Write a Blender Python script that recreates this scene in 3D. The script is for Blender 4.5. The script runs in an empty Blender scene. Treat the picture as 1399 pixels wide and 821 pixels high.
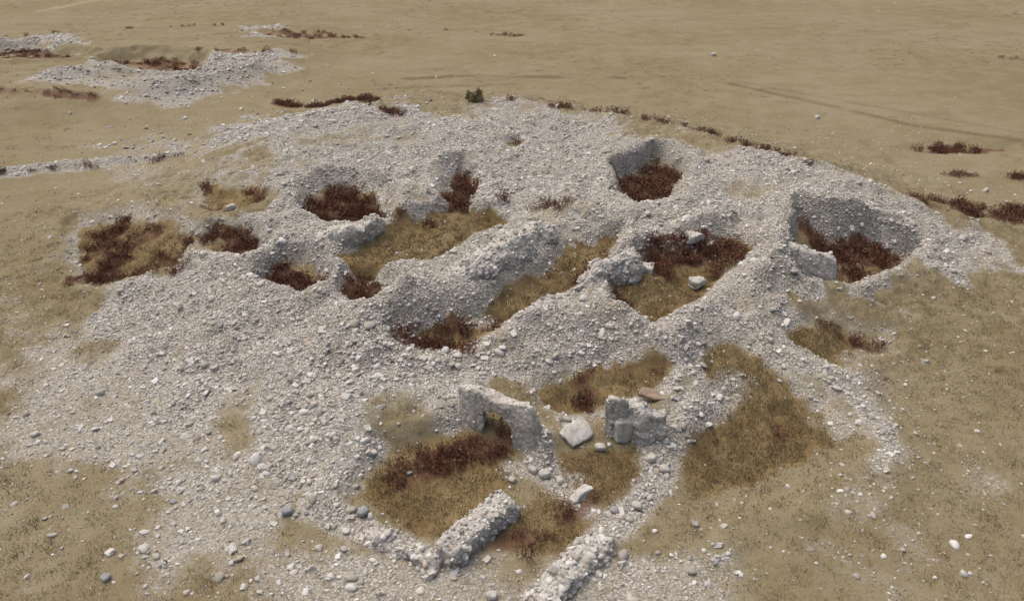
import bpy, bmesh, math, random
import numpy as np
from mathutils import Vector, noise as mn
random.seed(7); rng=np.random.default_rng(11)
scene=bpy.context.scene
CH=14.0; PIT=math.radians(30)
def ss(a,b,x):
    t=np.clip((x-a)/(b-a),0,1); return t*t*(3-2*t)
def vn(x,y,s):
    ix=np.floor(x);iy=np.floor(y);fx=x-ix;fy=y-iy
    fx=fx*fx*(3-2*fx);fy=fy*fy*(3-2*fy)
    def H(a,b):
        v=np.sin(a*127.1+b*311.7+s*74.7)*43758.5453
        return v-np.floor(v)
    return (H(ix,iy)*(1-fx)+H(ix+1,iy)*fx)*(1-fy)+(H(ix,iy+1)*(1-fx)+H(ix+1,iy+1)*fx)*fy
def fbm(x,y,sc,s,o=3):
    r=0;a=1;t=0;c,sn=.8,.6
    for i in range(o):
        r=r+a*vn(x/sc,y/sc,s+i*3.1);t+=a;a*=.5;sc*=.47
        x,y=c*x-sn*y,sn*x+c*y
    return r/t
def sdp(P,X,Y,mg=6):
    P=np.asarray(P,float);out=np.full(X.shape,-99.0)
    m=(X>P[:,0].min()-mg)&(X<P[:,0].max()+mg)&(Y>P[:,1].min()-mg)&(Y<P[:,1].max()+mg)
    if not m.any(): return out
    x=X[m];y=Y[m];d=np.full(x.shape,1e9);ins=np.zeros(x.shape,bool)
    n=len(P)
    for i in range(n):
        a=P[i];b=P[(i+1)%n];e=b-a
        t=np.clip(((x-a[0])*e[0]+(y-a[1])*e[1])/(e@e+1e-9),0,1)
        d=np.minimum(d,np.hypot(x-a[0]-t*e[0],y-a[1]-t*e[1]))
        c=((a[1]>y)!=(b[1]>y))
        with np.errstate(all='ignore'):
            xi=(b[0]-a[0])*(y-a[1])/(b[1]-a[1]+1e-12)+a[0]
        ins^=c&(x<xi)
    out[m]=np.where(ins,d,-d);return out
def sdl(P,X,Y,mg=6):
    P=np.asarray(P,float);out=np.full(X.shape,99.0)
    m=(X>P[:,0].min()-mg)&(X<P[:,0].max()+mg)&(Y>P[:,1].min()-mg)&(Y<P[:,1].max()+mg)
    if not m.any(): return out
    x=X[m];y=Y[m];d=np.full(x.shape,1e9)
    for i in range(len(P)-1):
        a=P[i];b=P[i+1];e=b-a
        t=np.clip(((x-a[0])*e[0]+(y-a[1])*e[1])/(e@e+1e-9),0,1)
        d=np.minimum(d,np.hypot(x-a[0]-t*e[0],y-a[1]-t*e[1]))
    out[m]=d;return out
# Plan coordinates of the site: survey sightings taken from the drone station are
# triangulated onto the terrain surface and give ordinary world x,y in metres.
def ray(u,v,z):
    dx=(u-699.5)/999;dy=(410.5-v)/999
    Y=math.cos(PIT)+dy*math.sin(PIT);Z=-math.sin(PIT)+dy*math.cos(PIT)
    t=(CH-z)/(-Z);return (round(dx*t,2),round(Y*t,2))
MF=[(-19.28,26.69),(-21.34,36.71),(-18.65,45.77),(-13.26,53.2),(-4.4,55.72),(4.31,53.61),(14.03,45.77),(21.37,38.39),(23.62,30.27),(17.94,23.72),(13.11,19.91),(9.63,16.57),(5.22,15.05),(0.42,15.48),(-2.2,15.05),(-5.03,13.44),(-9.74,16.91),(-15.22,21.69)]
FM=[(-53.33,70.84),(-39.26,74.33),(-22.92,80.18),(-14.41,67.64),(-17.52,59.42),(-24.75,49.07),(-35.37,44.26)]
def base(X,Y):
    X=np.asarray(X,float);Y=np.asarray(Y,float)
    d=sdp(MF,X,Y,2)
    h=2.1*ss(-1.0,9.5,d)
    d2=sdp(FM,X,Y,2); h=h+0.9*ss(-1,6,d2)
    return h
def px(u,v,off=0.0):
    z=off
    for i in range(10):
        x,y=ray(u,v,z); b=float(base(np.array([x]),np.array([y]))[0])+off
        z=z+(b-z)*.7
    return (x,y)
def PX(L,off=0.0): return [px(p[0],p[1],off) for p in L]
def ell(cx,cy,rx,ry,n=9):
    return [(cx+rx*math.cos(a)*(1+.14*math.sin(3*a+cx)),cy+ry*math.sin(a)*(1+.12*math.cos(2*a+cy))) for a in np.linspace(0,2*math.pi,n,endpoint=False)]
PITS=[
 (ell(476,283,66,36),.75,.45,.14,.85,.5),
 (ell(628,260,30,30),.8,.45,.1,.9,0),
 (ell(890,258,48,48),1.3,.5,.12,1.0,0),
 ([(1085,305),(1130,320),(1200,320),(1252,345),(1235,374),(1150,404),(1095,400),(1078,365)],1.1,.45,.2,.95,.4),
 ([(98,310),(190,290),(270,325),(250,362),(160,392),(110,388)],.45,.8,.12,.4,.8),
 (ell(320,330,50,20),.4,.5,.1,.6,.6),
 (ell(408,375,48,28),.65,.42,.14,.85,.4),
 (ell(503,392,42,30),.6,.42,.12,.7,.5),
 ([(455,360),(545,305),(615,280),(695,298),(690,316),(640,340),(585,368),(500,380)],.6,.38,.0,.05,1),
 ([(530,458),(585,430),(630,418),(700,428),(695,462),(610,484),(560,478)],.6,.42,.05,.35,.9),
 ([(640,430),(665,408),(735,368),(775,325),(850,318),(835,372),(785,405),(720,440)],.7,.38,0,.12,1),
 ([(825,400),(850,358),(950,328),(1010,308),(1035,348),(965,412),(890,455),(840,432)],.75,.5,.1,.35,.9),
 ([(1060,450),(1120,425),(1215,450),(1205,480),(1140,500),(1075,480)],.3,.9,.08,.35,.9),
 ([(710,525),(780,500),(880,478),(945,500),(905,540),(840,565),(740,560)],.4,.5,.0,.4,.9),
 ([(965,450),(1020,465),(1095,530),(1175,605),(1085,680),(950,722),(870,705),(925,600),(955,530)],.45,.9,.1,.0,1),
 (ell(315,270,55,20),.3,.6,.05,.45,.8),
 (ell(703,196,16,8),.3,.4,.02,.9,0),
 (ell(218,92,75,15),.7,1.0,.3,.8,.4),
 (ell(45,80,65,11),.7,1.0,.25,.8,.3),
 (ell(420,50,75,7),.3,1.0,.0,.5,.4),
 (ell(1325,208,85,9),.4,1.0,.0,.9,.3),
]
PITS=[(PX(p,-r[0]*.55),*r) for p,*r in PITS]
ROOMS=[([(520,605),(640,578),(725,605),(715,655),(640,735),(560,738),(475,680)],.02),
       ([(715,680),(760,610),(880,600),(885,660),(780,770),(650,752)],.0)]
ROOMS=[([ray(u,v,.1) for u,v in p],z) for p,z in ROOMS]
RIDGES=[([(700,455),(760,435),(850,438),(880,468)],.45,.75),
 ([(560,412),(585,425)],.4,.5),
 ([(560,420),(520,430),(460,450)],.25,.7),
 ([(1030,400),(1060,350),(1050,330)],.35,.6),
 ([(780,290),(850,300),(920,290)],.3,.5),
 ([(745,632),(735,600)],.45,.35),
 ([(930,585),(955,550)],.25,.4),
 ([(1300,330),(1200,300),(1100,290)],.3,.6),
 ([(1180,690),(1230,620),(1170,540),(1100,490)],.12,.7),
 ([(440,690),(500,610)],.12,.5),
 ([(0,235),(100,225),(240,212)],.2,.5),
 ([(85,108),(145,102)],.6,1.4),([(195,120),(280,114),(350,96)],.55,1.3),([(345,44),(388,48)],.5,1.2),([(0,62),(90,58)],.4,1.4)]
RIDGES=[(PX(p),h,w) for p,h,w in RIDGES]
RUB=[([(110,400),(300,345),(340,290),(420,240),(270,192),(330,165),(560,146),(760,148),(950,190),(1130,235),(1350,325),(1360,365),(1240,375),(1090,405),(1050,440),(1090,500),(1000,450),(940,450),(930,500),(740,500),(640,530),(600,580),(500,610),(440,690),(300,560),(130,470)],1.0,1.9),
 ([(-30,420),(110,400),(330,500),(500,600),(440,700),(520,840),(250,840),(100,740),(-30,560)],.45,3.0),
 ([(430,680),(620,765),(720,790),(900,760),(980,840),(380,840)],.42,1.5),
 ([(1050,480),(1200,520),(1260,640),(1130,720),(900,790),(1100,840),(1420,840),(1350,600),(1200,480)],.28,2.0),
 ([(60,112),(130,88),(190,104),(290,76),(400,72),(400,100),(320,122),(220,138),(150,125)],.95,1.5),
 ([(330,38),(390,38),(400,54),(345,54)],1.0,.9),
 ([(-10,56),(90,48),(125,66),(60,66),(-10,82)],.9,1.3),
 ([(1050,400),(1100,500),(960,620),(880,640),(880,600),(960,520)],.5,1.0),
 ([(130,200),(330,165),(420,240),(340,290),(200,290)],.28,2.5),
]
RUB=[(PX(p),a,b) for p,a,b in RUB]
RUBL=[([(-10,240),(100,228),(240,210)],.85,.9),([(430,690),(520,735),(600,765)],.9,.4),([(430,690),(500,610)],.8,.5),
 ([(735,820),(865,690),(930,590)],.9,.45),([(745,640),(735,600)],1.3,.35),([(905,600),(950,560),(1000,510)],.8,.6),([(740,640),(800,700)],.6,.45),([(700,640),(790,655)],.5,.35),([(1095,500),(1230,620),(1160,700)],.25,.7)]
RUBL=[(PX(p),a,b) for p,a,b in RUBL]
REDL=[([(375,140),(450,145),(545,153)],1,.5),([(690,140),(800,155),(960,185),(1100,225)],.6,.45),([(1275,278),(1399,292)],.9,1.2),([(1300,240),(1399,243)],.6,.5),([(500,108),(640,98),(850,100)],.25,.4),
 ([(0,52),(160,42),(330,36)],.5,.5),([(580,38),(650,42)],.7,.6),([(675,45),(705,46)],1,.9),([(75,130),(125,135)],.9,1.0),([(1370,80),(1420,85)],.8,.8),([(0,130),(60,128)],.6,1.0),([(0,240),(100,232),(240,215)],.5,.5),([(390,46),(490,52)],.9,.8),([(280,72),(390,74)],.8,.9),
 ([(555,648),(600,628),(665,604)],1.6,.62),([(690,740),(770,720),(790,690)],.8,.6),([(545,450),(600,460),(640,468)],1.5,.35),([(1130,440),(1200,470)],.6,.5),([(560,720),(640,700)],.4,.4),([(1110,510),(1160,520)],.4,.4),([(900,335),(1000,320)],1.2,.8),([(110,380),(240,370)],.8,.6),([(780,385),(810,360)],.8,.4),([(840,390),(850,420)],.7,.4),([(690,275),(770,290)],.7,.6),([(820,255),(855,265)],.6,.5)]
REDL=[(PX(p),a,b) for p,a,b in REDL]
TRK=[([(1000,112),(1150,150),(1250,175),(1399,195)],-.7,.45),([(1010,108),(1180,145),(1399,185)],-.4,.3),([(500,110),(640,100),(850,103)],-.9,.5),([(520,120),(700,112)],-.5,.6),([(-20,28),(60,16),(160,-5)],.8,.8),([(1180,195),(1250,240)],-.6,.5)]
TRK=[(PX(p),a,b) for p,a,b in TRK]
def axis_x():
    p=[0.0]
    while p[-1]<900:
        x=p[-1]; s=.09 if x<26 else (.09+(x-26)*.006 if x<70 else .35+(x-70)*.12)
        p.append(x+s)
    p=np.array(p);return np.concatenate([-p[:0:-1],p])
def axis_y():
    p=[4.0]
    while p[-1]<1600:
        y=p[-1]; s=.085 if y<30 else (.085*y/30 if y<115 else .33+(y-115)*.12)
        p.append(y+s)
    q=[4.0]
    while q[-1]>-300: q.append(q[-1]-(.2+(4-q[-1])*.2))
    return np.concatenate([np.array(q[:0:-1]),np.array(p)])
gx=axis_x();gy=axis_y();NX,NY=len(gx),len(gy)
X,Y=np.meshgrid(gx,gy)
h=base(X,Y)
dm=sdp(MF,X,Y,4);mm=ss(-2,3,dm)
n1=fbm(X,Y,3.2,1,4)-.5;n2=fbm(X,Y,.8,5,3)-.5;n3=fbm(X,Y,.25,9,2)-.5
wob=(fbm(X,Y,1.6,21,3)-.5);edv=fbm(X,Y,2.2,77,2)
h+= .35*(fbm(X,Y,22,31,2)-.5)*2 *ss(2,20,np.hypot(X,Y-25)-18)
h+= mm*(n1*.75+n2*.36)+ (0.03+0.10*mm)*n3*1.0+.08*n2*(1-mm)
rub=np.zeros_like(h)
for P,a,s in RUB: rub=np.maximum(rub,a*ss(-s,s,sdp(P,X,Y)+wob*3.2*s))
for P,hh,w in RIDGES:
    d=sdl(P,X,Y); gg=np.exp(-(d/w)**2)*(1+wob*1.2); h+=hh*gg; rub=np.maximum(rub,1.1*gg*min(1,hh/.3))
rub*= .30+.70*ss(.30,.62,fbm(X,Y,3.4,61,5)+.06)+.25*ss(.5,.7,fbm(X,Y,.9,63,3))
red=np.zeros_like(h);gra=np.zeros_like(h)
for P,dep,ed,rim,r,g in PITS:
    ew=ed*(.8+1.6*ss(.35,.7,edv))
    d=sdp(P,X,Y)+(wob*.9+n2*.5)*min(1,ed*1.4)
    m=ss(-ew*.6,ew*.8,d)
    rg=np.exp(-((d+.6*ed+.2)/(.5))**2)
    h+=rim*rg*1.2*(1+wob*1.5); rub=np.maximum(rub,.8*rg*(rub>.3))
    h-=dep*m*(.9+.3*n1)
    h-= m*n2*.12
    d3=d-.2*ew+wob*.6+n3*.3
    fl=ss(-.1*ed,ed*.6,d3)
    wl=np.exp(-((d-.1)/(.5*ew+.15))**2)*min(1,dep/.6); rub=np.maximum(rub,.55*wl*(mm>.3))
    rub*=1-.92*fl
    f2=fbm(X,Y,1.1,41,3)
    rn=ss(.66-r*.4,.76-r*.4,f2)
    red=np.maximum(red,fl*np.clip(rn,0,1)*min(1,r+.35)); gra=np.maximum(gra,g*fl)
for P,z in ROOMS:
    d=sdp(P,X,Y)+wob*.4; m=ss(-.35,.4,d)
    h=h*(1-m)+(z+n2*.12)*m; m2=ss(.0,.5,d+n3*.3);rub*=1-.85*m2; gra=np.maximum(gra,m2*.8)
for P,a,w in RUBL:
    rub=np.maximum(rub,a*np.exp(-((sdl(P,X,Y)+wob*w)/w)**2))
for P,a,w in REDL:
    red=np.maximum(red,min(a,1)*np.exp(-((sdl(P,X,Y)+wob*w)/w)**4)*np.clip(ss(.3,.55,fbm(X,Y,.9,51,3))+(a>1.1)*.7,0,1))
trk=np.zeros_like(h)
for P,a,w in TRK: trk+=a*np.exp(-(sdl(P,X,Y)/w)**2)*ss(.2,.6,fbm(X,Y,2.5,71,3))
rub=np.clip(rub,0,1.2)
halo=ss(-14,0,sdp(MF,X,Y,16))*.09
rub=np.maximum(rub,halo*(gra<.5))
me=bpy.data.meshes.new("ground")
V=np.stack([X.ravel(),Y.ravel(),h.ravel()],1).astype(np.float32)
idx=np.arange(NX*NY).reshape(NY,NX)
F=np.stack([idx[:-1,:-1],idx[:-1,1:],idx[1:,1:],idx[1:,:-1]],-1).reshape(-1,4).astype(np.int32)
me.vertices.add(len(V));me.vertices.foreach_set("co",V.ravel())
me.loops.add(F.size);me.loops.foreach_set("vertex_index",F.ravel())
me.polygons.add(len(F));me.polygons.foreach_set("loop_start",np.arange(0,F.size,4,dtype=np.int32))
me.polygons.foreach_set("loop_total",np.full(len(F),4,np.int32))
me.update();me.polygons.foreach_set("use_smooth",np.ones(len(F),bool))
for nm,arr in (("rub",rub),("red",red),("gra",gra),("trk",trk)):
    a=me.attributes.new(nm,'FLOAT','POINT');a.data.foreach_set("value",arr.ravel().astype(np.float32))
ground=bpy.data.objects.new("ground",me);scene.collection.objects.link(ground)
def samp(A,x,y):
    i=np.clip(np.searchsorted(gx,x)-1,0,NX-2);j=np.clip(np.searchsorted(gy,y)-1,0,NY-2)
    fx=(x-gx[i])/(gx[i+1]-gx[i]);fy=(y-gy[j])/(gy[j+1]-gy[j])
    return (A[j,i]*(1-fx)+A[j,i+1]*fx)*(1-fy)+(A[j+1,i]*(1-fx)+A[j+1,i+1]*fx)*fy
class NT:
    def __init__(s,name):
        s.m=bpy.data.materials.new(name);s.m.use_nodes=True;s.t=s.m.node_tree;s.t.nodes.clear()
        s.o=s.t.nodes.new("ShaderNodeOutputMaterial");s.b=s.t.nodes.new("ShaderNodeBsdfPrincipled")
        s.b.inputs["Roughness"].default_value=.95;s.b.inputs["Specular IOR Level"].default_value=.1
        s.l(s.b.outputs[0],s.o.inputs[0])
    def l(s,a,b): s.t.links.new(a,b)
    def n(s,t,**k):
        x=s.t.nodes.new(t)
        for a,b in k.items(): setattr(x,a,b)
        return x
    def set(s,sock,v):
        if hasattr(v,"links"): s.l(v,sock)
        else: sock.default_value=v
    def noise(s,sc,det=4,vec=None,rough=.55,dim='3D'):
        x=s.n("ShaderNodeTexNoise");x.inputs["Scale"].default_value=sc;x.inputs["Detail"].default_value=det;x.inputs["Roughness"].default_value=rough
        if vec is not None:s.l(vec,x.inputs["Vector"])
        return x.outputs["Fac"]
    def math(s,op,a,b=0.0,c=None):
        x=s.n("ShaderNodeMath",operation=op);s.set(x.inputs[0],a);s.set(x.inputs[1],b)
        if c is not None:s.set(x.inputs[2],c)
        return x.outputs[0]
    def mr(s,v,a,b,c=0.0,d=1.0):
        x=s.n("ShaderNodeMapRange",interpolation_type='SMOOTHSTEP');s.set(x.inputs[0],v);s.set(x.inputs[1],a);s.set(x.inputs[2],b);s.set(x.inputs[3],c);s.set(x.inputs[4],d);return x.outputs[0]
    def mix(s,f,a,b,bt='MIX'):
        x=s.n("ShaderNodeMix",data_type='RGBA',blend_type=bt);s.set(x.inputs[0],f);s.set(x.inputs[6],a);s.set(x.inputs[7],b);return x.outputs[2]
    def ramp(s,f,st):
        x=s.n("ShaderNodeValToRGB");s.l(f,x.inputs[0]);e=x.color_ramp.elements
        while len(e)<len(st):e.new(.5)
        for q,(p,c) in zip(e,st):q.position=p;q.color=(*c,1)
        return x.outputs[0]
def C(*c): return (*c,1)
g=NT("ground_grass_and_rubble")
pos=g.n("ShaderNodeNewGeometry").outputs["Position"]
def att(n):
    a=g.n("ShaderNodeAttribute");a.attribute_name=n;return a.outputs["Fac"]
ar,ad,ag,at=att("rub"),att("red"),att("gra"),att("trk")
mp=g.n("ShaderNodeMapping");mp.inputs["Scale"].default_value=(.35,1,1);g.l(pos,mp.inputs[0])
nb=g.noise(.06,5,pos);nst=g.noise(.35,6,mp.outputs[0],.65);nm_=g.noise(.5,6,pos,.65);nf=g.noise(5,6,pos,.7);nff=g.noise(22,3,pos,.7)
col=g.mix(g.mr(nb,.35,.65),C(.205,.168,.092),C(.245,.208,.128))
col=g.mix(g.mr(nst,.42,.66,0,.5),col,C(.185,.142,.078))
col=g.mix(g.mr(nm_,.40,.66,0,.5),col,C(.27,.232,.152))
col=g.mix(g.mr(nf,.48,.72,0,.5),col,C(.135,.106,.058))
col=g.mix(g.mr(at,.0,.8,0,.7),col,C(.33,.285,.19))
col=g.mix(g.mr(g.math('MULTIPLY',at,-1),.0,.8,0,.65),col,C(.12,.088,.05))
gcol=g.mix(g.mr(nm_,.4,.62),C(.175,.122,.057),C(.235,.176,.09))
gcol=g.mix(g.mr(nf,.45,.7,0,.5),gcol,C(.11,.08,.04))
col=g.mix(g.mr(ag,.1,.8),col,gcol)
vor=g.n("ShaderNodeTexVoronoi");vor.inputs["Scale"].default_value=14;g.l(pos,vor.inputs["Vector"])
vor2=g.n("ShaderNodeTexVoronoi");vor2.inputs["Scale"].default_value=30;g.l(pos,vor2.inputs["Vector"])
sep=g.n("ShaderNodeSeparateColor");g.l(vor.outputs["Color"],sep.inputs[0])
sep2=g.n("ShaderNodeSeparateColor");g.l(vor2.outputs["Color"],sep2.inputs[0])
scol=g.ramp(sep.outputs[0],[(0,(.25,.235,.20)),(.5,(.385,.365,.325)),(1,(.57,.555,.515))])
scol=g.mix(g.mr(vor.outputs["Distance"],.35,.65),scol,C(.21,.185,.15))
scol2=g.ramp(sep2.outputs[0],[(0,(.25,.235,.20)),(.6,(.385,.365,.325)),(1,(.57,.555,.515))])
soil=g.mix(g.mr(nf,.3,.7),C(.40,.37,.31),C(.29,.26,.205))
rv=g.math('ADD',ar,g.math('MULTIPLY',g.math('SUBTRACT',nf,.5),.9))
rcol=g.mix(g.mr(g.math('ADD',sep2.outputs[1],g.math('MULTIPLY',ar,.5)),.65,.75),soil,scol2)
rcol=g.mix(g.mr(g.math('ADD',sep.outputs[1],g.math('MULTIPLY',ar,.6)),.85,.95),rcol,scol)
rcol=g.mix(g.mr(nm_,.5,.7,0,.5),rcol,C(.27,.228,.16))
col=g.mix(g.mr(rv,.10,.55),col,rcol)
rdc=g.mix(g.mr(nf,.35,.65),C(.08,.04,.028),C(.155,.082,.052))
col=g.mix(g.mr(g.math('ADD',ad,g.math('MULTIPLY',g.math('SUBTRACT',nf,.5),1.2)),.3,.85,0,.85),col,rdc)
g.l(col,g.b.inputs["Base Color"])
bh=g.math('ADD',g.math('MULTIPLY',nf,.06),g.math('MULTIPLY',nff,.03))
bh=g.math('ADD',bh,g.math('MULTIPLY',g.math('MULTIPLY',vor.outputs["Distance"],-.05),g.mr(ar,.1,.6)))
bp=g.n("ShaderNodeBump");bp.inputs["Distance"].default_value=1.0;bp.inputs["Strength"].default_value=.75
g.l(bh,bp.inputs["Height"]);g.l(bp.outputs[0],g.b.inputs["Normal"])
me.materials.append(g.m)
def stone_mat(name,stops,nsc=8):
    s=NT(name);oi=s.n("ShaderNodeObjectInfo");c=s.ramp(oi.outputs["Random"],stops)
    tc=s.n("ShaderNodeTexCoord").outputs["Object"];n=s.noise(nsc/4,3,tc)
    c=s.mix(s.mr(n,.3,.7,0,.3),c,C(.30,.27,.225));s.l(c,s.b.inputs["Base Color"]);return s.m
m_stone=stone_mat("cobble_stone",[(0,(.29,.265,.225)),(.25,(.42,.395,.35)),(.6,(.53,.51,.465)),(.92,(.68,.665,.625)),(.97,(.37,.295,.24)),(1,(.29,.295,.30))])
def plant_mat(name,stops):
    s=NT(name);oi=s.n("ShaderNodeObjectInfo");c=s.ramp(oi.outputs["Random"],stops);s.l(c,s.b.inputs["Base Color"]);return s.m
m_weed=plant_mat("dry_red_weed",[(0,(.085,.038,.028)),(.5,(.16,.072,.05)),(.85,(.21,.11,.07)),(1,(.28,.21,.13))])
m_grass=plant_mat("dry_grass",[(0,(.19,.15,.08)),(.5,(.26,.21,.115)),(1,(.34,.29,.18))])
s=NT("mortared_masonry");tc=s.n("ShaderNodeNewGeometry").outputs["Position"]
n0=s.noise(1.5,5,tc);n4=s.noise(12,5,tc,.7)
vo=s.n("ShaderNodeTexVoronoi");vo.inputs["Scale"].default_value=8;s.l(tc,vo.inputs["Vector"])
c=s.mix(s.mr(n4,.35,.65),C(.43,.40,.35),C(.68,.66,.61));c=s.mix(s.mr(n0,.5,.7,0,.5),c,C(.37,.32,.26));c=s.mix(s.mr(vo.outputs["Distance"],.4,.75,0,.4),c,C(.24,.21,.17))
s.l(c,s.b.inputs["Base Color"]);b=s.n("ShaderNodeBump");b.inputs["Strength"].default_value=1;b.inputs["Distance"].default_value=1
s.l(s.math('ADD',s.math('MULTIPLY',n4,.06),s.math('MULTIPLY',vo.outputs["Distance"],-.04)),b.inputs["Height"]);s.l(b.outputs[0],s.b.inputs["Normal"]);m_mas=s.m
def tinted(name,a,bb):
    s=NT(name);tc=s.n("ShaderNodeTexCoord").outputs["Object"];n=s.noise(4,6,tc,.7)
    s.l(s.mix(s.mr(n,.35,.65),C(*a),C(*bb)),s.b.inputs["Base Color"]);b=s.n("ShaderNodeBump");b.inputs["Strength"].default_value=.8;b.inputs["Distance"].default_value=.06;s.l(n,b.inputs["Height"]);s.l(b.outputs[0],s.b.inputs["Normal"]);return s.m
m_block=tinted("pale_cut_stone",(.36,.34,.30),(.58,.565,.52));m_brown=tinted("brown_stone",(.22,.16,.115),(.33,.26,.19));m_grey=tinted("grey_boulder",(.24,.245,.25),(.36,.365,.37))
def coll(name,objs):
    c=bpy.data.collections.new(name)
    for o in objs:c.objects.link(o)
    return c
def mkstone(i,ang=False):
    bm=bmesh.new();bmesh.ops.create_icosphere(bm,subdivisions=2,radius=1)
    of=Vector((i*7.3,i*3.1,i*1.7))
    for v in bm.verts:
        p=v.co.copy();k=1+.5*mn.noise(p*.9+of)+.2*mn.noise(p*2.3+of)
        if ang:
            c=[.62+.25*mn.noise(of*(q+1.3)) for q in range(3)]
            p=Vector([max(-c[q],min(c[q]*.9,p[q]+.12*p[(q+1)%3])) for q in range(3)])*1.3
        v.co=p*k
    m=bpy.data.meshes.new("cobble");bm.to_mesh(m);bm.free();m.materials.append(m_stone)
    if not ang:m.polygons.foreach_set("use_smooth",[True]*len(m.polygons))
    return bpy.data.objects.new("cobble_shape",m)
C_ST=coll("cobble_shapes",[mkstone(i,i%2==1) for i in range(10)])
def mkclump(seed,n,h0,h1,w,spread,mat,side=0):
    r=random.Random(seed);vs=[];fs=[]
    for k in range(n):
        a=r.uniform(0,6.28);d=spread*math.sqrt(r.random());x,y=d*math.cos(a),d*math.sin(a)
        hh=r.uniform(h0,h1);lean=r.uniform(.05,.5)*hh;la=r.uniform(0,6.28);t=r.uniform(0,3.14)
        wx,wy=w*math.cos(t),w*math.sin(t);ex,ey=x+lean*math.cos(la),y+lean*math.sin(la);mx,my=(x*.6+ex*.4),(y*.6+ey*.4)
        b=len(vs);vs+=[(x-wx,y-wy,-.03),(x+wx,y+wy,-.03),(mx+wx*.8,my+wy*.8,hh*.55),(mx-wx*.8,my-wy*.8,hh*.55),(ex,ey,hh)]
        fs+=[(b,b+1,b+2,b+3),(b+3,b+2,b+4)]
        for q in range(side):
            f=r.uniform(.35,.95);cx,cy,cz=x+(ex-x)*f,y+(ey-y)*f,hh*f;aa=r.uniform(0,6.28);L=r.uniform(.04,.1)
            b=len(vs);vs+=[(cx,cy,cz),(cx+L*math.cos(aa),cy+L*math.sin(aa),cz+L*.6),(cx+L*.5*math.cos(aa+.7),cy+L*.5*math.sin(aa+.7),cz+L*.9)];fs.append((b,b+1,b+2))
    m=bpy.data.meshes.new("clump");m.from_pydata(vs,[],fs);m.materials.append(mat);return bpy.data.objects.new("clump_shape",m)
C_WD=coll("weed_shapes",[mkclump(i,22,.12,.42,.008,.28,m_weed,3) for i in range(5)])
C_GR=coll("grass_shapes",[mkclump(50+i,24,.02,.07,.006,.22,m_grass) for i in range(5)])
def instancer(name,P,R,S,I,col,parent=None):
    m=bpy.data.meshes.new(name);m.vertices.add(len(P));m.vertices.foreach_set("co",np.asarray(P,np.float32).ravel())
    for nm,A in(("rot",R),("scl",S)):
        a=m.attributes.new(nm,'FLOAT_VECTOR','POINT');a.data.foreach_set("vector",np.asarray(A,np.float32).ravel())
    a=m.attributes.new("idx",'INT','POINT');a.data.foreach_set("value",np.asarray(I,np.int32))
    o=bpy.data.objects.new(name,m);scene.collection.objects.link(o)
    t=bpy.data.node_groups.new(name+"_scatter",'GeometryNodeTree')
    t.interface.new_socket("Geometry",in_out='INPUT',socket_type='NodeSocketGeometry');t.interface.new_socket("Geometry",in_out='OUTPUT',socket_type='NodeSocketGeometry')
    gi=t.nodes.new("NodeGroupInput");go=t.nodes.new("NodeGroupOutput");ip=t.nodes.new("GeometryNodeInstanceOnPoints");ci=t.nodes.new("GeometryNodeCollectionInfo")
    ci.inputs["Collection"].default_value=col;ci.inputs["Separate Children"].default_value=True;ci.inputs["Reset Children"].default_value=True
    def na(nm,ty):
        q=t.nodes.new("GeometryNodeInputNamedAttribute");q.data_type=ty;q.inputs["Name"].default_value=nm;return [s for s in q.outputs if s.enabled and s.name=="Attribute"][0]
    er=t.nodes.new("FunctionNodeEulerToRotation");t.links.new(na("rot",'FLOAT_VECTOR'),er.inputs[0])
    t.links.new(gi.outputs[0],ip.inputs["Points"]);t.links.new(ci.outputs[0],ip.inputs["Instance"]);ip.inputs["Pick Instance"].default_value=True
    t.links.new(na("idx",'INT'),ip.inputs["Instance Index"]);t.links.new(er.outputs[0],ip.inputs["Rotation"]);t.links.new(na("scl",'FLOAT_VECTOR'),ip.inputs["Scale"])
    t.links.new(ip.outputs[0],go.inputs[0])
    md=o.modifiers.new("scatter",'NODES');md.node_group=t
    if parent:o.parent=parent
    return o
def scatter(n,x0,x1,y0,y1):
    return rng.uniform(x0,x1,n),rng.uniform(y0,y1,n)
def stones(n,dfun,smin,smax,pw,box):
    x,y=scatter(n,*box);d=samp(rub,x,y);k=rng.random(n)<dfun(d);x,y=x[k],y[k]
    s=smin+(smax-smin)*rng.random(len(x))**pw
    z=samp(h,x,y)+s*.1
    return np.stack([x,y,z],1),s
A=[stones(300000,lambda d:np.clip(d,0,1)**1.3*.8,.018,.045,1.5,(-28,28,8,50)),
   stones(90000,lambda d:np.clip(d,0,1)**1.6*.6,.035,.09,2.0,(-28,28,8,50)),
   stones(15000,lambda d:np.clip(d,0,1)**1.5*.4,.07,.17,2.8,(-28,28,8,50)),
   stones(9000,lambda d:np.clip(d,0,1)**1.6*.45,.05,.13,2.0,(-13,13,9,20)),
   stones(70000,lambda d:np.clip(d,0,1)**1.3*.6,.05,.16,2.5,(-60,-5,42,105)),
   stones(800,lambda d:np.full_like(d,.2),.04,.12,3,(-60,60,20,105))]
P=np.concatenate([a[0] for a in A]);S=np.concatenate([a[1] for a in A]);N=len(P)
R=np.stack([rng.normal(0,.35,N),rng.normal(0,.35,N),rng.uniform(0,6.28,N)],1)
SC=np.stack([S*rng.uniform(.8,1.4,N),S*rng.uniform(.65,1.1,N),S*rng.uniform(.4,.8,N)],1)
instancer("rubble_stones",P,R,SC,rng.integers(0,10,N),C_ST)
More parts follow.
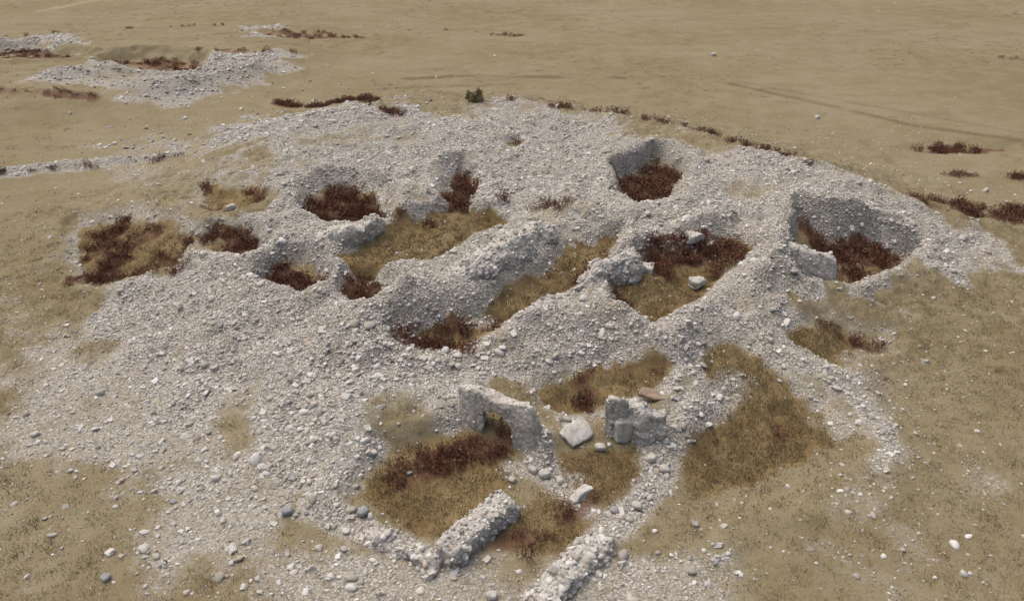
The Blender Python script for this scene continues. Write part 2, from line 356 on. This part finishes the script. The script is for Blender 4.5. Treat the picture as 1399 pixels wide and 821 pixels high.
x,y=scatter(120000,-28,28,8,56);x2,y2=scatter(50000,-70,60,44,110);x=np.r_[x,x2];y=np.r_[y,y2];d=samp(red,x,y);k=rng.random(len(x))<np.clip((d-.2)*1.1,0,1)**1.2*.55;x,y=x[k],y[k]
N=len(x);s=rng.uniform(.4,1.1,N);instancer("red_weeds",np.stack([x,y,samp(h,x,y)],1),np.stack([rng.normal(0,.1,N),rng.normal(0,.1,N),rng.uniform(0,6.28,N)],1),np.stack([s,s,s*rng.uniform(.6,1.1,N)],1),rng.integers(0,5,N),C_WD)
x,y=scatter(90000,-24,24,8,36);d=samp(rub,x,y)+.6*samp(red,x,y);gg=samp(gra,x,y);k=rng.random(len(x))<np.clip(.5-d*1.1+gg*.5,0,1)*ss(40,16,y);x,y=x[k],y[k]
x2,y2=scatter(9000,-75,75,30,105);d=samp(rub,x2,y2);k=(d<.2)&(rng.random(len(x2))<ss(.4,.65,fbm(x2,y2,6,91,3)));x2,y2=x2[k],y2[k]
s=np.r_[rng.uniform(.5,1.2,len(x))*(1+.3*samp(gra,x,y)),rng.uniform(.8,1.5,len(x2))];x=np.r_[x,x2];y=np.r_[y,y2];N=len(x)
instancer("dry_grass",np.stack([x,y,samp(h,x,y)],1),np.stack([np.zeros(N),np.zeros(N),rng.uniform(0,6.28,N)],1),np.stack([s,s,s],1),rng.integers(0,5,N),C_GR)
def ruin(name,pts,amp=.1,top=.75,dens=60,st=(.04,.11),mat=None,ex=5,step=.06):
    pts=np.array(pts,float);L=np.r_[0,np.cumsum(np.hypot(*np.diff(pts[:,:2],axis=0).T))];n=max(6,int(L[-1]/step));ts=np.linspace(0,L[-1],n+1)
    Q=np.stack([np.interp(ts,L,pts[:,i]) for i in range(5)],1);T=np.gradient(Q[:,:2],axis=0);T/=np.linalg.norm(T,axis=1)[:,None]
    K=56;vs=[];fs=[];sd=random.uniform(0,99)
    for i in range(n+1):
        x,y,zb,zt,w=Q[i];e=min(ts[i],L[-1]-ts[i]);q=min(1,e/(.2*w+.05));cap=max(.6,(1-(1-q)**3))
        ht=(zt-zb);zt2=zt-(1-cap)*ht*.3+2.0*amp*mn.noise(Vector((ts[i]*1.9,sd,0)))
        for k in range(K):
            a=2*math.pi*k/K;c,s_=math.cos(a),math.sin(a);r=(abs(c)**ex+abs(s_)**ex)**(-1/ex);lx=c*r;lz=s_*r
            tap=1+(top-1)*(lz*.5+.5);ox=lx*w/2*tap*cap;z=zb+(zt2-zb)*(lz*.5+.5)
            p=Vector((x-T[i,1]*ox,y+T[i,0]*ox,z));q3=Vector((p.x+sd,p.y,p.z))
            dv=mn.noise_vector(q3*1.6)*amp*1.2+mn.noise_vector(q3*5)*amp*.7+mn.noise_vector(q3*12)*amp*.35
            vs.append(p+dv)
    for i in range(n):
        for k in range(K):
            a=i*K+k;b=i*K+(k+1)%K;fs.append((a,b,b+K,a+K))
    fs.append(tuple(range(K-1,-1,-1)));fs.append(tuple(range(n*K,n*K+K)))
    m=bpy.data.meshes.new(name);m.from_pydata(vs,[],fs);m.materials.append(mat or m_mas)
    bm=bmesh.new();bm.from_mesh(m);bmesh.ops.recalc_face_normals(bm,faces=bm.faces);bm.to_mesh(m);bm.free()
    o=bpy.data.objects.new(name,m);scene.collection.objects.link(o)
    for p_ in m.polygons: p_.use_smooth=len(p_.vertices)==4
    if dens:
        ar=np.array([p_.area for p_ in m.polygons]);cs=np.array([p_.center for p_ in m.polygons]);nz=np.array([p_.normal for p_ in m.polygons])
        ar=ar*(nz[:,2]>-.4);ar[-2:]=0;cnt=int(ar.sum()*dens);pk=rng.choice(len(ar),cnt,p=ar/ar.sum());s=st[0]+(st[1]-st[0])*rng.random(cnt)**1.8
        P=cs[pk]+rng.normal(0,.02,(cnt,3))-nz[pk]*(s*.15)[:,None];SC=np.stack([s*rng.uniform(.8,1.3,cnt),s*rng.uniform(.7,1.1,cnt),s*rng.uniform(.5,.9,cnt)],1)
        q=instancer(name+"_cobbles",P,rng.uniform(-.6,6,(cnt,3))*np.array([.1,.1,1]),SC,rng.integers(0,10,cnt),C_ST);q.parent=o
    return o
def wp(u,v,hh,w,zbo=-1.2):
    x,y=px(u,v,hh);b=float(base(np.array([x]),np.array([y]))[0]);return (x,y,b+zbo,b+hh,w)
ruin("ruined_rubble_wall",[wp(598,378,.2,1.7),wp(650,350,.55,1.9),wp(700,322,.7,1.8),wp(752,298,.6,1.5)],amp=.14,top=.6,dens=55,ex=4,st=(.03,.10))
ruin("ruined_rubble_wall",[wp(425,324,.2,.9),wp(470,310,.45,.9),wp(522,292,.4,.8)],amp=.11,dens=35,st=(.03,.08))
ruin("ruined_rubble_wall",[wp(700,432,.0,.9),wp(750,410,.12,.9),wp(800,388,.22,.8),wp(822,355,.45,.9),wp(872,336,.5,1.0)],amp=.14,top=.6,dens=55,ex=4,st=(.03,.09))
ruin("ruined_stone_wall",[wp(1045,324,.5,.6),wp(1100,340,.62,.8),wp(1146,356,.55,.65)],amp=.08,dens=12,ex=7)
def w0(u,v,zb,zt,w):
    x,y=ray(u,v,zt);return (x,y,zb,zt,w)
zt=1.45
ruin("arched_masonry_wall",[w0(628,520,-.1,zt,.36),w0(648,528,-.1,zt+.05,.42),w0(661,533,-.1,zt+.02,.42),w0(664,534,.66,zt,.4),w0(673,538,.85,zt,.4),w0(683,542,.95,zt,.42),w0(694,547,.85,zt+.02,.42),w0(703,550,.62,zt+.03,.42),w0(706,551,-.1,zt+.05,.42),w0(726,555,-.1,zt+.1,.48),w0(738,568,-.1,zt-.3,.45)],amp=.05,top=.9,dens=8,st=(.03,.07),step=.035)
ruin("ruined_masonry_wall",[w0(832,538,-.1,zt+.12,.34),w0(847,542,-.1,zt+.02,.40),w0(857,549,-.1,zt-.32,.46),w0(882,557,-.1,zt-.22,.5),w0(896,562,-.1,zt-.42,.44),w0(912,568,-.1,zt-.6,.4)],amp=.10,top=.85,dens=14,st=(.03,.08),step=.035)
ruin("low_cobble_wall",[w0(605,752,-.2,.5,.62),w0(640,718,-.2,.55,.66),w0(698,672,-.2,.6,.68)],amp=.06,top=.92,dens=90,st=(.03,.09),ex=8)
ruin("low_cobble_wall",[w0(735,818,-.2,.3,.9),w0(790,762,-.2,.36,.85),w0(830,722,-.2,.3,.7)],amp=.11,top=.75,dens=80,st=(.04,.12))
ruin("low_cobble_wall",[w0(500,725,-.2,.18,.5),w0(545,742,-.2,.22,.55),w0(600,768,-.2,.25,.55)],amp=.13,top=.6,dens=60,st=(.04,.12))
def chunk(name,u,v,dims,rot,mat,zo=0,amp=.06,ex=7):
    x,y=ray(u,v,.3)
    for _ in range(6): x,y=ray(u,v,float(samp(h,np.array([x]),np.array([y]))[0])+dims[2]*.5+zo)
    z=float(samp(h,np.array([x]),np.array([y]))[0])
    bm=bmesh.new();bmesh.ops.create_cube(bm,size=1);bmesh.ops.subdivide_edges(bm,edges=bm.edges,cuts=7,use_grid_fill=True)
    sd=Vector((x*3,y*3,1))
    for w in bm.verts:
        p=w.co;r=(abs(p.x*2)**ex+abs(p.y*2)**ex+abs(p.z*2)**ex)**(1/ex);p=p/r if r>0 else p
        p=Vector((p.x*dims[0],p.y*dims[1],p.z*dims[2]));w.co=p+mn.noise_vector(p*2.5+sd)*amp+mn.noise_vector(p*9+sd)*amp*.3
    m=bpy.data.meshes.new(name);bm.to_mesh(m);bm.free();m.materials.append(mat)
    o=bpy.data.objects.new(name,m);o.location=(x,y,z+dims[2]*.4+zo);o.rotation_euler=rot;scene.collection.objects.link(o)
    for p_ in m.polygons:p_.use_smooth=True
    return o
chunk("cut_stone_block",850,582,(.5,.45,.75),(0,.05,.3),m_block,.05)
chunk("fallen_stone_slab",787,590,(.9,.65,.14),(.45,-.15,.6),m_block,.05,.1)
chunk("brown_stone_slab",892,538,(.8,.4,.14),(.1,.1,-.25),m_brown,.12,.08)
chunk("stone_block",792,675,(.75,.28,.22),(0,0,.9),m_block,0,.08)
chunk("stone_block",880,365,(.6,.4,.35),(0,.1,-.3),m_block,0,.12)
chunk("stone_block",945,340,(.6,.45,.35),(0,.1,.3),m_block,0,.12)
chunk("stone_block",952,385,(.6,.4,.4),(.1,.1,.6),m_block,0,.12)
for u,v,s in [(393,697,.28),(497,698,.3),(144,788,.22),(560,645,.16),(672,812,.26),(315,282,.45),(975,74,.5),(1117,160,.35),(890,625,.3),(908,640,.28),(48,592,.22),(745,645,.3),(728,640,.26),(700,655,.2),(765,655,.24),(820,610,.3),(870,690,.25)]:
    chunk("boulder",u,v,(s,s*.8,s*.65),(0,0,u),m_grey if u in(393,497,144,560) else m_block,0,.16*s,3.5)
bx,by=px(651,140)
bpts=rng.normal(0,1,(110,3));bpts/=np.linalg.norm(bpts,axis=1)[:,None];bpts*=(rng.random((110,1))**.5)*np.array([.5,.45,.38])*(1+.4*np.sin(bpts[:,:1]*5))
bpts+=np.array([bx,by,float(samp(h,np.array([bx]),np.array([by]))[0])+.25])
m_bush=plant_mat("olive_bush",[(0,(.16,.14,.07)),(.6,(.25,.215,.115)),(1,(.32,.27,.16))])
C_BU=coll("bush_shapes",[mkclump(90+i,18,.1,.26,.010,.12,m_bush,1) for i in range(3)])
instancer("bush",bpts,rng.uniform(-1.2,1.2,(110,3)),np.ones((110,3)),rng.integers(0,3,110),C_BU)
w=bpy.data.worlds.new("World");scene.world=w;w.use_nodes=True;nt=w.node_tree;sky=nt.nodes.new("ShaderNodeTexSky");sky.sky_type='NISHITA';sky.sun_disc=False
EL,AZ=math.radians(66),math.radians(-50)
sky.sun_elevation=EL;sky.sun_rotation=AZ;sky.air_density=1.0;sky.dust_density=7.0;sky.ozone_density=1.0
nt.links.new(sky.outputs[0],nt.nodes["Background"].inputs[0]);nt.nodes["Background"].inputs[1].default_value=.15
sl=bpy.data.lights.new("sun",'SUN');sl.energy=1.5;sl.angle=math.radians(80);sl.color=(1,.93,.84);so=bpy.data.objects.new("sun",sl);scene.collection.objects.link(so)
dirv=Vector((math.sin(AZ)*math.cos(EL),math.cos(AZ)*math.cos(EL),math.sin(EL)));so.rotation_euler=(-dirv).to_track_quat('-Z','Y').to_euler()
cam=bpy.data.cameras.new("camera");cam.lens=36*999/1399;cam.sensor_width=36;cam.clip_end=4000;co=bpy.data.objects.new("camera",cam);co.location=(0,0,CH);co.rotation_euler=(math.pi/2-PIT,0,0);scene.collection.objects.link(co);scene.camera=co
scene.view_settings.view_transform='Standard';scene.view_settings.look='None'
